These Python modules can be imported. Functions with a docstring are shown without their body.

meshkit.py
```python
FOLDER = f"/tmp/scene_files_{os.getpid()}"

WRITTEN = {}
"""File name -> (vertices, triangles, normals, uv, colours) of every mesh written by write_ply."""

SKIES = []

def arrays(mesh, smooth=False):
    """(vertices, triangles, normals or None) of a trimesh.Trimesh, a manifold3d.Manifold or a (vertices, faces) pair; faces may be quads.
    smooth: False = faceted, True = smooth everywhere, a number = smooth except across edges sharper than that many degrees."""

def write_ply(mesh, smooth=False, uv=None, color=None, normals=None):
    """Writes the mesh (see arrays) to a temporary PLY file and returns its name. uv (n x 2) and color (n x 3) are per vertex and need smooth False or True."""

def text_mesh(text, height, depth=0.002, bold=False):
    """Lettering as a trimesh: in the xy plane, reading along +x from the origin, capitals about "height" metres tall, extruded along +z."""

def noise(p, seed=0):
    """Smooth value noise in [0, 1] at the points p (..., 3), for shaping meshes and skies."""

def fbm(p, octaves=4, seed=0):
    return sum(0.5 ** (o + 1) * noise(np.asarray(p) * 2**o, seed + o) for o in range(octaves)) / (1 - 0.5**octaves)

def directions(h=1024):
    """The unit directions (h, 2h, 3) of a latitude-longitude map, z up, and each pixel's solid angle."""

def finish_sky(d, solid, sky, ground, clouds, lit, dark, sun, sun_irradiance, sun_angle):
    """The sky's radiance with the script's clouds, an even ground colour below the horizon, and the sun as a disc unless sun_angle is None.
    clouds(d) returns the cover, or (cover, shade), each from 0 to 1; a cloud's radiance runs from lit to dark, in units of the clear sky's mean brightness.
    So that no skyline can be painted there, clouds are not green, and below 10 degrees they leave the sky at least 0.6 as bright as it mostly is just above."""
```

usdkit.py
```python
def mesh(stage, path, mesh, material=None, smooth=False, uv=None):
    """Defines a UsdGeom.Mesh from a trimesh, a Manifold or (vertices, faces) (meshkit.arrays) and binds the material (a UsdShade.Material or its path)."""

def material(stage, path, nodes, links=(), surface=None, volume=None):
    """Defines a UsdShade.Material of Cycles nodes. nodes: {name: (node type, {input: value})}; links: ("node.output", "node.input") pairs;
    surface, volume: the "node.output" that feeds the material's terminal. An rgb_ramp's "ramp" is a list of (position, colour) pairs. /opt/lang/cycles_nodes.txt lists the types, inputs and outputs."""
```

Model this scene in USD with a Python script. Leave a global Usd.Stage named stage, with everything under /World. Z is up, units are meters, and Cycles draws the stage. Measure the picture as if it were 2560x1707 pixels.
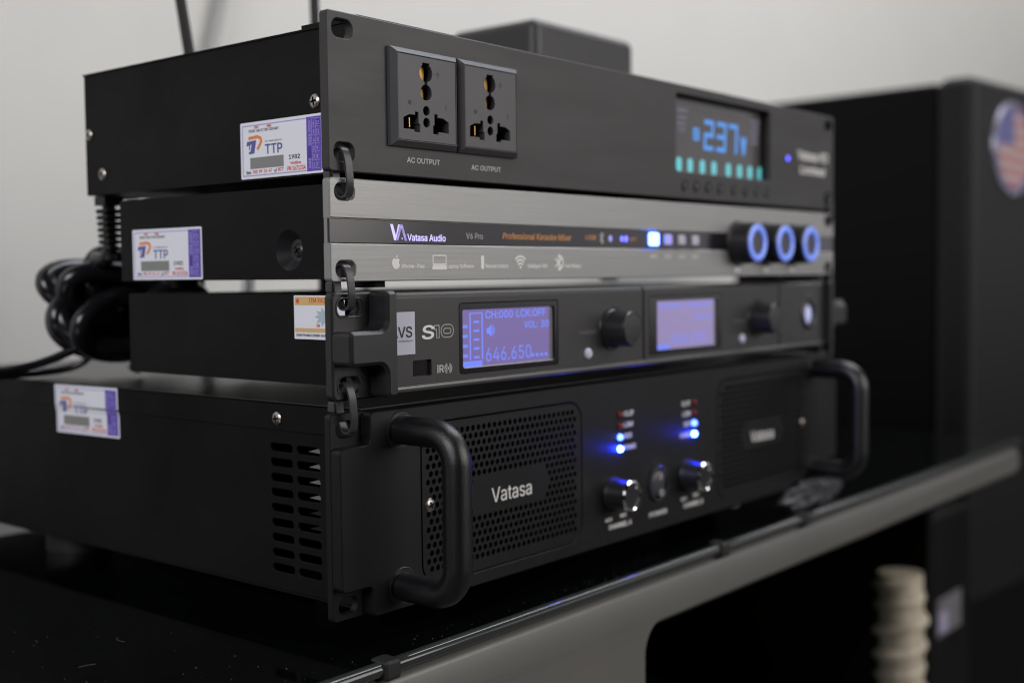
import math, numpy as np, trimesh, usdkit, meshkit, manifold3d
from manifold3d import Manifold
from shapely.geometry import Polygon, MultiPolygon, box as sbox, Point, LineString
from shapely.geometry.polygon import orient
from shapely.ops import unary_union
from shapely import affinity
from pxr import Usd, UsdGeom, UsdLux, UsdShade, Gf, Sdf

rng = np.random.default_rng(7)
stage = Usd.Stage.CreateInMemory()
UsdGeom.SetStageUpAxis(stage, UsdGeom.Tokens.z)
UsdGeom.SetStageMetersPerUnit(stage, 1.0)
UsdGeom.Xform.Define(stage, '/World')

# ------------------------------------------------------------------ camera (millimetres inside the script, metres in the scene)
CAM, YAW, PITCH, ROLL = np.array([-341.15, -379.17, 146.8]), 0.88015, -0.05436, -0.010777
cam = UsdGeom.Camera.Define(stage, '/World/camera')
cam.CreateHorizontalApertureAttr(36.0); cam.CreateVerticalApertureAttr(24.0)
cam.CreateFocalLengthAttr(42.6); cam.CreateFStopAttr(5.2); cam.CreateFocusDistanceAttr(0.528)
cam.CreateClippingRangeAttr(Gf.Vec2f(0.01, 100)); cam.CreateExposureAttr(0.0)
cy, sy, cp, sp = math.cos(YAW), math.sin(YAW), math.cos(PITCH), math.sin(PITCH)
fw = np.array([sy*cp, cy*cp, sp]); r0 = np.array([cy, -sy, 0]); u0 = np.cross(r0, fw)
r1, u1 = math.cos(ROLL)*r0+math.sin(ROLL)*u0, -math.sin(ROLL)*r0+math.cos(ROLL)*u0
M4 = Gf.Matrix4d(*r1, 0, *u1, 0, *(-fw), 0, *(CAM/1000), 1)
cam.AddTransformOp().Set(M4)

# ------------------------------------------------------------------ light: room lamps, plus front, right and wall lights added out of view
def rect_light(name, pos, aim, w, h, power, color):
    l = UsdLux.RectLight.Define(stage, '/World/'+name)
    l.CreateWidthAttr(w); l.CreateHeightAttr(h); l.CreateIntensityAttr(power); l.CreateColorAttr(Gf.Vec3f(*color)); l.CreateNormalizeAttr(False)
    p, a = np.array(pos, float), np.array(aim, float)
    z = (p-a)/np.linalg.norm(p-a); up = np.array([0, 0, 1.0]) if abs(z[2]) < .95 else np.array([0, 1.0, 0])
    x = np.cross(up, z); x /= np.linalg.norm(x); y = np.cross(z, x)
    l.AddTransformOp().Set(Gf.Matrix4d(*x, 0, *y, 0, *z, 0, *p, 1))
rect_light('ceiling_lamp', (1.3, 0.05, 1.95), (0.6, 0.0, 0), 1.0, 0.5, 8.5, (0.76, 0.83, 1.0))
rect_light('front_fill_light', (0.95, -1.9, 0.8), (0.3, 0.1, 0.15), 1.7, 1.3, 4.3, (1.0, 0.96, 0.92))  # broad warm light added out of view for the front panels
rect_light('right_sheen_light', (3.3, -1.9, 0.55), (0.5, 0.1, 0.15), 1.7, 1.2, 0.9, (0.97, 0.95, 1.0))  # unseen light added to put a sheen on the front panels
rect_light('left_lamp', (-1.75, -0.35, 0.95), (0.05, 0.12, 0.16), 1.0, 0.8, 8.8, (0.96, 0.96, 1.0))
rect_light('wall_wash_light', (2.5, -0.25, 2.1), (2.5, 0.7, 0.6), 4.6, 0.4, 6.9, (1.0, 0.985, 0.965))  # unseen wash light added to brighten the wall

# ------------------------------------------------------------------ materials
def pb(name, base, rough=.5, metal=0, spec=.5, bump=None, var=None, coat=0, emit=None, es=0, aniso=0, trans=0, ior=1.5, extra=None):
    n = {'p': ('principled_bsdf', {'base_color': base, 'roughness': rough, 'metallic': metal, 'specular_ior_level': spec, 'coat_weight': coat, 'transmission_weight': trans, 'ior': ior, 'anisotropic': aniso, **(extra or {})}), 'g': ('texture_coordinate', {})}
    L = []
    if emit is not None:
        n['p'][1].update(emission_color=emit, emission_strength=es)
    if bump:
        sc, st, di = bump[:3]; scl = bump[3] if len(bump) > 3 else (1, 1, 1)
        n['m'] = ('mapping', {'scale': scl}); n['n'] = ('noise_texture', {'scale': sc, 'detail': 3.0, 'roughness': .6}); n['b'] = ('bump', {'strength': st, 'distance': di})
        L += [('g.object', 'm.vector'), ('m.vector', 'n.vector'), ('n.fac', 'b.height'), ('b.normal', 'p.normal')]
    if var:
        sc, lo, hi = var[:3]; scl = var[3] if len(var) > 3 else (1, 1, 1)
        n['m2'] = ('mapping', {'scale': scl}); n['n2'] = ('noise_texture', {'scale': sc, 'detail': 5.0, 'roughness': .65})
        n['r2'] = ('rgb_ramp', {'ramp': [(.3, tuple(c*lo for c in base)), (.7, tuple(min(1, c*hi) for c in base))]})
        n['q2'] = ('map_range', {'from_min': .3, 'from_max': .7, 'to_min': max(.03, rough*(1.12)), 'to_max': rough*.9, 'clamp': True})
        L += [('g.object', 'm2.vector'), ('m2.vector', 'n2.vector'), ('n2.fac', 'r2.fac'), ('r2.color', 'p.base_color'), ('n2.fac', 'q2.value'), ('q2.result', 'p.roughness')]
    return usdkit.material(stage, '/World/Looks/'+name, n, L, surface='p.BSDF')

M = dict(
    powder=pb('black_powder_coat', (.0052, .0052, .0054), .52, spec=.10, bump=(2600, .25, .0002), var=(9, .6, 1.6)),
    powder2=pb('charcoal_powder_coat', (.0048, .0047, .0052), .45, spec=.30, bump=(2400, .3, .0002), var=(30, .9, 1.12)),
    anod=pb('grey_anodised_panel', (.036, .0347, .0355), .5, metal=.2, bump=(2600, .12, .0001), var=(60, .94, 1.07, (.15, 1, 1))),
    silver=pb('brushed_aluminium', (.285, .285, .283), .40, metal=.5, bump=(420, .25, .0001, (.05, 6, 10)), var=(500, .86, 1.12, (.03, 4, 6)), aniso=.5),
    cut=pb('groove_highlight_metal', (.62, .61, .6), .28, metal=1),  # bright metal that stands in for the groove highlight
    chrome=pb('polished_chrome', (.85, .85, .86), .12, metal=1),
    steel=pb('screw_steel', (.42, .39, .36), .32, metal=1, var=(900, .7, 1.2)),
    brass=pb('brass_contact', (.42, .25, .075), .42, metal=1),
    plastic=pb('black_plastic', (.018, .018, .02), .36, bump=(1800, .12, .0002)),
    plastic2=pb('satin_grey_plastic', (.055, .053, .060), .42, bump=(2200, .12, .0002)),
    bracketp=pb('bracket_plastic', (.016, .0155, .017), .36, spec=.4, bump=(2400, .25, .0002)),
    recvface=pb('receiver_front', (.030, .0293, .030), .42, spec=.45, bump=(2400, .2, .0002)),
    lip_hi=pb('pale_lip_highlight', (.16, .158, .155), .3, metal=.6),
    coverp=pb('cover_paint', (.012, .012, .0125), .34, spec=.6, bump=(2600, .2, .0002)),
    handle=pb('handle_paint', (.006, .006, .007), .30, spec=.6, bump=(1500, .6, .0003)),
    black=pb('dark_void', (.004, .004, .004), .8, spec=.1),
    gloss=pb('glossy_black_strip', (.012, .010, .013), .18, bump=(60, .05, .0003)),
    darkwin=pb('dark_display_window', (.075, .072, .072), .3),
    rubber=pb('black_rubber', (.007, .007, .007), .6),
    cord=pb('black_cord_sheath', (.011, .011, .013), .22),
    tie=pb('black_nylon', (.036, .035, .04), .33, bump=(900, .2, .0002)),
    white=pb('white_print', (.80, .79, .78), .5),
    greyprint=pb('grey_print', (.48, .47, .47), .5),
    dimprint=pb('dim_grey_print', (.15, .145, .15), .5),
    darkprint=pb('engraved_print', (.02, .02, .02), .5),
    orangeprint=pb('orange_print', (.55, .24, .08), .5),
    redprint=pb('red_print', (.7, .10, .03), .45),
    lavprint=pb('lavender_print', (.36, .33, .48), .5),
    paper=pb('sticker_film', (.84, .85, .93), .26, bump=(160, .1, .0005), coat=.3),
    purple=pb('purple_ink', (.12, .055, .50), .28, coat=.3),
    purple2=pb('deep_purple_ink', (.06, .012, .33), .28, coat=.3),
    lilac=pb('lilac_ink', (.42, .38, .75), .3),
    indigo=pb('indigo_ink', (.10, .10, .36), .3),
    orange=pb('orange_ink', (.88, .24, .03), .3),
    greyink=pb('grey_ink', (.24, .24, .235), .4),
    ink=pb('black_ink', (.05, .05, .055), .4),
    gold=pb('gold_ink', (.72, .47, .2), .35),
    skyink=pb('pale_blue_ink', (.45, .55, .62), .35),
    box=pb('matt_black_box', (.032, .031, .033), .40, bump=(1500, .2, .0002)),
    cabinet=pb('speaker_cabinet_vinyl', (.0035, .0035, .004), .55, spec=.1, bump=(600, .4, .0004)),
    rail=pb('grey_painted_metal', (.15, .148, .141), .36, metal=.2, bump=(700, .12, .0002), var=(9, .9, 1.08)),
    wall=pb('painted_wall', (.70, .694, .667), .75, bump=(160, .12, .0008), var=(3, .97, 1.03)),
    wcable=pb('pale_grey_cable', (.42, .42, .41), .45),
    hose=pb('cream_plastic', (.64, .57, .45), .30, bump=(90, .5, .002), var=(40, .6, 1.12)),
    dust=pb('dust_lint', (.12, .12, .125), .8),
    floor=pb('dark_floor', (.06, .05, .045), .5, var=(8, .7, 1.3)),
    shelf=pb('dark_green_glass', (.01, .035, .028), .1),
    wrap=pb('clear_plastic_wrap', (.05, .05, .06), .14, trans=.3),
    led=pb('blue_led', (.05, .08, .4), .3, emit=(.06, .13, 1.0), es=12),
    ledhot=pb('bright_blue_led', (.3, .4, .8), .3, emit=(.010, .028, 1.0), es=260),
    leddim=pb('dim_blue_led', (.1, .12, .5), .3, emit=(.09, .09, 1.0), es=3.2),
    cyan=pb('cyan_button_light', (.2, .5, .8), .3, emit=(.07, .16, 1.0), es=16),
    lav=pb('lavender_button_light', (.3, .3, .6), .4, emit=(.30, .28, .9), es=.55),
    pale=pb('pale_button', (.45, .42, .50), .4, emit=(.5, .45, .6), es=.12),
    ring=pb('blue_ring_light', (.2, .28, .5), .35, emit=(.11, .19, .85), es=.7),
    digit=pb('blue_segments', (.05, .1, .2), .35, emit=(.055, .30, .88), es=.8),
    teal=pb('teal_segments', (.05, .1, .1), .35, emit=(.10, .52, .58), es=.95),
    lcd=pb('lcd_backlight', (.05, .04, .08), .3, emit=(.175, .13, .355), es=.85),
    lcdtext=pb('lcd_characters', (.05, .06, .1), .3, emit=(.155, .23, .96), es=.95),
    lcd2=pb('lcd_backlight_pale', (.05, .04, .08), .3, emit=(.30, .245, .47), es=.85),
    lcd3=pb('lcd_pale_characters', (.05, .05, .1), .3, emit=(.16, .22, .85), es=1.0),
    lcdedge=pb('lcd_edge', (.17, .16, .18), .3),
    logo=pb('backlit_logo', (.5, .45, .7), .4, emit=(.48, .44, .95), es=.85),
    logo2=pb('backlit_logo_violet', (.4, .36, .7), .4, emit=(.30, .24, .75), es=.75),
    redled=pb('unlit_red_led', (.20, .012, .012), .3),
    pearl=pb('pearl_button', (.55, .56, .68), .25),
    powerbtn=pb('lit_power_button', (.5, .5, .7), .3, emit=(.45, .5, .95), es=.45),
    flagwhite=pb('badge_white', (.42, .40, .41), .4), flagred=pb('badge_red', (.42, .11, .10), .4), flagblue=pb('badge_blue', (.10, .10, .27), .4), badge=pb('badge_rim', (.30, .29, .36), .35, metal=.5),
)
M['edge'] = pb('polished_glass_edge', (.03, .035, .034), .10, spec=.6)
# dark glass with dust haze
M['glass'] = usdkit.material(stage, '/World/Looks/dark_glass', {
    'g': ('texture_coordinate', {}), 'n': ('noise_texture', {'scale': 14.0, 'detail': 6.0}), 'r': ('map_range', {'from_min': .35, 'from_max': .7, 'to_min': .03, 'to_max': .10, 'clamp': True}),
    'p': ('principled_bsdf', {'base_color': (.0018, .0021, .0021), 'ior': 1.5, 'specular_ior_level': .5})},
    [('g.object', 'n.vector'), ('n.fac', 'r.value'), ('r.result', 'p.roughness')], surface='p.BSDF')
# loudspeaker grille: fine perforation drawn as darker dots in the colour
M['grille'] = usdkit.material(stage, '/World/Looks/speaker_grille', {
    'g': ('texture_coordinate', {}), 'v': ('voronoi_texture', {'scale': 260.0, 'randomness': 0.0}), 'r': ('rgb_ramp', {'ramp': [(.0, (.002, .002, .002)), (.35, (.003, .003, .003)), (.5, (.008, .0078, .0085)), (1, (.008, .0078, .0085))]}),
    'p': ('principled_bsdf', {'roughness': .5, 'specular_ior_level': .3})}, [('g.object', 'v.vector'), ('v.distance', 'r.fac'), ('r.color', 'p.base_color')], surface='p.BSDF')

# ------------------------------------------------------------------ scene-graph helpers
used = {}
origin = {}
def numbered(parent, name):
    k = used.get((parent, name), -1)+1; used[(parent, name)] = k
    return name if k == 0 else f'{name}_{k:03d}'
def tag(prim, label=None, cat=None, group=None, kind=None):
    for k, v in (('label', label), ('category', cat), ('group', group), ('kind', kind)):
        if v: prim.SetCustomDataByKey(k, v)
    return prim
def thing(name, label, cat, loc=(0, 0, 0), rotz=0, group=None, kind=None):
    p = '/World/'+numbered('/World', name)
    x = UsdGeom.Xform.Define(stage, p); x.AddTranslateOp().Set(Gf.Vec3d(*[c/1000 for c in loc]))
    if rotz: x.AddRotateZOp().Set(rotz)
    origin[p] = np.array(loc, float) if not rotz else np.zeros(3)   # a turned thing is built in its own axes
    return tag(x.GetPrim(), label, cat, group, kind)
def cat(*ms):
    out = []
    for m in ms:
        if isinstance(m, (list, tuple)): m = cat(*m)
        if isinstance(m, Manifold):
            q = m.to_mesh(); m = trimesh.Trimesh(q.vert_properties[:, :3], q.tri_verts, process=False)
        out.append(m)
    return trimesh.util.concatenate(out)
def obj(name, mesh, mat, parent=None, label=None, kind=None, smooth=30):
    pp = str(parent.GetPath()) if parent is not None else '/World'
    path = pp+'/'+numbered(pp, name)
    m = cat(mesh); root = '/World/'+path.split('/')[2]
    v = (np.asarray(m.vertices)-origin.get(root, np.zeros(3)))/1000
    tm = trimesh.Trimesh(v*1000, m.faces, process=False)
    if smooth: tm.merge_vertices(digits_vertex=4)
    a, f, n = meshkit.arrays(tm, smooth)
    g = UsdGeom.Mesh.Define(stage, path)
    from pxr import Vt
    g.CreatePointsAttr(Vt.Vec3fArray.FromNumpy((a/1000).astype(np.float32)))
    g.CreateFaceVertexCountsAttr(Vt.IntArray.FromNumpy(np.full(len(f), 3, np.int32)))
    g.CreateFaceVertexIndicesAttr(Vt.IntArray.FromNumpy(f.astype(np.int32).ravel()))
    g.CreateSubdivisionSchemeAttr('none')
    if n is not None:
        g.CreateNormalsAttr(Vt.Vec3fArray.FromNumpy(n.astype(np.float32))); g.SetNormalsInterpolation('vertex')
    UsdShade.MaterialBindingAPI.Apply(g.GetPrim()).Bind(M[mat])
    return tag(g.GetPrim(), label, kind=kind)

# ------------------------------------------------------------------ shape helpers (mm)
def polys(p): return [g for g in getattr(p, 'geoms', [p]) if isinstance(g, Polygon) and g.area > 1e-4]
def ring_offset(r, c):
    r = np.asarray(r)[:-1]; d = np.roll(r, -1, 0)-r; d /= np.linalg.norm(d, axis=1, keepdims=True)+1e-12
    n = np.stack([-d[:, 1], d[:, 0]], 1); m = n+np.roll(n, 1, 0); k = np.clip((m*m).sum(1)/2, .15, 9)
    return r, r+m/k[:, None]*c
def tri(p):
    v, f = trimesh.creation.triangulate_polygon(p, engine='earcut'); return v, f
def solid2d(p, t, c=0, ext=False):
    """Polygon in 2D -> solid from z=-t (back) to z=0 (front, towards the viewer), front edges chamfered by c."""
    out = []
    for g in polys(p):
        g = orient(g.simplify(1e-3), 1.0)
        if c <= 0:
            m = trimesh.creation.extrude_polygon(g, t, engine='earcut'); m.apply_translation((0, 0, -t)); out.append(m); continue
        V, F, rings = [], [], []
        for r in [g.exterior]+list(g.interiors):
            a, b = ring_offset(r.coords, c)
            if ext and r is not g.exterior and len(rings): b = a
            rings.append(b); k = len(a); o = len(V)
            V += [(*q, -t) for q in a]+[(*q, -c) for q in a]+[(*q, 0) for q in b]
            for i in range(k):
                j = (i+1) % k
                for s in (0, 1):
                    A, B, C, D = o+s*k+i, o+s*k+j, o+(s+1)*k+j, o+(s+1)*k+i
                    F += [(A, B, C), (A, C, D)]
        gi = Polygon(rings[0], rings[1:])
        v, f = tri(gi); o = len(V); V += [(*q, 0) for q in v]; F += [tuple(x+o for x in q) for q in f]
        v, f = tri(g); o = len(V); V += [(*q, -t) for q in v]; F += [(q[0]+o, q[2]+o, q[1]+o) for q in f]
        out.append(trimesh.Trimesh(V, F, process=False))
    return cat(*out)
TF = np.array([[1, 0, 0], [0, 0, -1], [0, 1, 0.]])     # drawing -> front face (x, z), seen from -y
TS = np.array([[0, 0, -1], [-1, 0, 0], [0, 1, 0.]])    # drawing -> left side (u runs towards the front), seen from -x
def on_front(m, y, flip=False):
    m = cat(m).copy(); m.vertices = m.vertices@TF.T+np.array([0, y, 0]); return m
def front(p, y, t, c=0, ext=False): return on_front(solid2d(p, t, c, ext), y)
def on_side(m, x, y0=0, z0=0):
    m = cat(m).copy(); m.vertices = m.vertices@TS.T+np.array([x, y0, z0]); return m
def rr(x0, z0, x1, z1, r=0, seg=6):
    r = min(r, (x1-x0)/2-1e-3, (z1-z0)/2-1e-3)
    return sbox(x0, z0, x1, z1) if r <= 0 else sbox(x0+r, z0+r, x1-r, z1-r).buffer(r, quad_segs=seg)
def circ(x, z, r, seg=8): return Point(x, z).buffer(r, quad_segs=seg)
def slot(x, z, w, h, seg=7): return rr(x-w/2, z-h/2, x+w/2, z+h/2, min(w, h)/2*.92, seg)
_tc = {}
def text2d(s, h, bold=False):
    k = (s, bold)
    if k not in _tc:
        m = meshkit.text_mesh(s, 10.0, .5, bold=bold); _tc[k] = m
    m = _tc[k].copy(); m.vertices = m.vertices*np.array([h/10, h/10, 1]); return m
def txt(s, x, z, h, w=None, bold=False, t=.08, shear=0, anchor='l'):
    """Lettering in the drawing plane, lower left at (x, z), capitals h tall, fitted to width w."""
    m = text2d(s, h, bold); v = m.vertices; v[:, 2] = (v[:, 2]/.5-1)*t+t
    x0, x1 = v[:, 0].min(), v[:, 0].max()
    if w: v[:, 0] = (v[:, 0]-x0)*w/(x1-x0)
    else: v[:, 0] -= x0
    W = v[:, 0].max()
    if anchor == 'c': v[:, 0] -= W/2
    v[:, 0] += v[:, 1]*shear+x; v[:, 1] += z
    m.vertices = v; return m
def flat(p, t=.08):
    m = solid2d(p, t); m.apply_translation((0, 0, t)); return m
def box(x0, x1, y0, y1, z0, z1):
    return trimesh.creation.box(bounds=[(x0, y0, z0), (x1, y1, z1)])
def rbox(x0, x1, y0, y1, z0, z1, r, seg=16):
    b = Manifold.batch_hull([Manifold.sphere(r, seg).translate((x, y, z)) for x in (x0+r, x1-r) for y in (y0+r, y1-r) for z in (z0+r, z1-r)])
    return cat(b)
def tube(path, r, sides=14, closed=False, cap=True):
    p = np.asarray(path, float); n = len(p)
    t = np.roll(p, -1, 0)-np.roll(p, 1, 0) if closed else np.gradient(p, axis=0)
    t /= np.linalg.norm(t, axis=1, keepdims=True)
    a = np.cross(t[0], [0.31, .22, .93] if abs(t[0][2]) < .85 else [1, 0.1, 0]); a /= np.linalg.norm(a); A = [a]
    for i in range(1, n):
        a = A[-1]-t[i]*(A[-1]@t[i]); A.append(a/np.linalg.norm(a))
    A = np.array(A); B = np.cross(t, A); ang = np.arange(sides)*2*np.pi/sides
    rad = np.broadcast_to(np.asarray(r, float), (n,))
    V = (p[:, None]+rad[:, None, None]*(np.cos(ang)[None, :, None]*A[:, None]+np.sin(ang)[None, :, None]*B[:, None])).reshape(-1, 3); F = []
    for i in range(n if closed else n-1):
        i2 = (i+1) % n
        for j in range(sides):
            j2 = (j+1) % sides; F += [(i*sides+j, i*sides+j2, i2*sides+j2), (i*sides+j, i2*sides+j2, i2*sides+j)]
    V = list(map(tuple, V))
    if cap and not closed:
        for i, s in ((0, 1), (n-1, -1)):
            c = len(V); V.append(tuple(p[i]))
            for j in range(sides):
                q = (i*sides+j, i*sides+(j+1) % sides); F.append((c, q[1], q[0]) if s == 1 else (c, q[0], q[1]))
    return trimesh.Trimesh(V, F, process=False)
def spline(pts, n=60):
    from scipy.interpolate import CubicSpline
    p = np.asarray(pts, float); d = np.r_[0, np.cumsum(np.linalg.norm(np.diff(p, axis=0), axis=1))]
    return CubicSpline(d, p)(np.linspace(0, d[-1], n))
def lathe(prof, seg=40):
    """profile (radius, height) revolved about +z of the drawing plane."""
    return trimesh.creation.revolve(np.asarray(prof, float), sections=seg)
def lathe_front(prof, x, y, z, seg=40):
    m = lathe(prof, seg); m = on_front(m, y); m.apply_translation((x, 0, z)); return m
def lathe_side(prof, x, y, z, seg=32): return on_side(lathe(prof, seg), x, y, z)
def screw(parent, place, x0, a, b, r=3.1, rot=.2, mat='steel'):
    """Pan-head cross-recess screw; place = 'side' (y=a, z=b on plane x0) or 'front' (x=a, z=b on plane y0)."""
    head = Manifold.revolve(manifold3d.CrossSection([np.array([(0, -.4), (r, -.4), (r, .25), (r*.86, .75), (r*.55, 1.1), (0, 1.25)])]), 28)
    cr = Manifold.cube((r*1.15, r*.30, 3), True)+Manifold.cube((r*.30, r*1.15, 3), True)
    head = head-cr.rotate((0, 0, math.degrees(rot))).translate((0, 0, 1.9))
    m = cat(head)
    m = on_side(m, x0, a, b) if place == 'side' else on_front(m, x0)
    if place == 'front': m.apply_translation((a, 0, b))
    p = obj('screw', m, mat, parent)
    d = solid2d(circ(0, 0, r*.7), .1); d.apply_translation((0, 0, .42))
    d = on_side(d, x0, a, b) if place == 'side' else on_front(d, x0)
    if place == 'front': d.apply_translation((a, 0, b))
    obj('cross_recess', d, 'black', p)
    return p

# ================================================================== SETTING
tag(obj('wall', box(-1600, 5200, 700, 760, -900, 2600), 'wall'), 'plain off-white wall behind the stack of audio units', kind='structure')
tag(obj('floor', box(-1600, 5200, -2500, 700, -680, -640), 'floor'), 'dark floor under the stand', kind='structure')

# ================================================================== STAND
SR = 858.0
st = thing('media_stand', 'low stand with dark glass top and grey metal front rail under the audio stack', 'stand', (0, -20, -640))
prof = [(430, -20), (-16.5, -20), (-16.5, -14), (430, -14)]
eprof = [(-16.52, -20.0)]+[(-18+3*math.cos(a)-0, -17+3*math.sin(a)) for a in np.linspace(-math.pi/2, -3*math.pi/2, 25)]+[(-16.52, -14)]
g2 = solid2d(Polygon([(y, z) for y, z in prof]), SR+400)
g2.vertices = np.stack([g2.vertices[:, 2]+SR, g2.vertices[:, 0], g2.vertices[:, 1]], 1)
g2.invert(); g2.fix_normals()
glass_top = obj('glass_top', g2, 'glass', st)
g3 = solid2d(Polygon(eprof), SR+400); g3.vertices = np.stack([g3.vertices[:, 2]+SR, g3.vertices[:, 0], g3.vertices[:, 1]], 1); g3.fix_normals()
obj('glass_edge', g3, 'edge', glass_top, smooth=50)
fr = unary_union([rr(-380, -640, 209, -21.0, 8), rr(150, -47.5, SR-2, -21.0, 10, 8), sbox(205, -70, 230, -40)]).difference(rr(209, -110, 700, -47.5, 14, 8)).difference(rr(-340, -600, -60, -47.5, 16))
obj('front_frame', front(fr, -19.5, 24, 4.0), 'rail', st, smooth=60)
for x in (11, 289, 398):
    clip = rbox(x-4.5, x+4.5, -22.6, -12, -21.6, -13.0, 1.5, 12)
    obj('glass_clip', clip, 'rubber', st)
obj('lower_shelf', box(-370, 828, 12, 420, -330, -322), 'shelf', st)
obj('back_panel', box(-370, 846, 424, 432, -638, -22), 'black', st)
obj('side_panel', box(-378, -366, 6, 424, -638, -22), 'black', st)
obj('side_panel', box(832, 846, 60, 424, -638, -22), 'black', st)
# dust, lint and fine scratches lying on the glass
dm = []
for i in range(110):
    x, y = rng.uniform(-130, 10), rng.uniform(-10, 240)
    if x+y*.62 > 40: continue
    s = rng.uniform(.10, .32)*(1.7 if rng.random() < .1 else 1); b = trimesh.creation.icosphere(0, s); b.apply_scale((1, 1, .5)); b.apply_translation((x, y, -13.9)); dm.append(b)
for i in range(70):
    x, y = rng.uniform(-120, 260), rng.uniform(-19, -4); s = rng.uniform(.08, .22); b = trimesh.creation.icosphere(0, s); b.apply_translation((x, y, -13.9)); dm.append(b)
for i in range(4):
    x, y, a = rng.uniform(-110, -5), rng.uniform(0, 150), rng.uniform(0, 6.3); L = rng.uniform(3, 9); k = rng.normal(0, .5)
    pts = [(x+L*s*math.cos(a+k*s), y+L*s*math.sin(a+k*s), -13.8) for s in np.linspace(0, 1, 7)]; dm.append(tube(pts, .07, 4))
obj('dust', dm, 'dust', st, kind='stuff', smooth=False)

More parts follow.
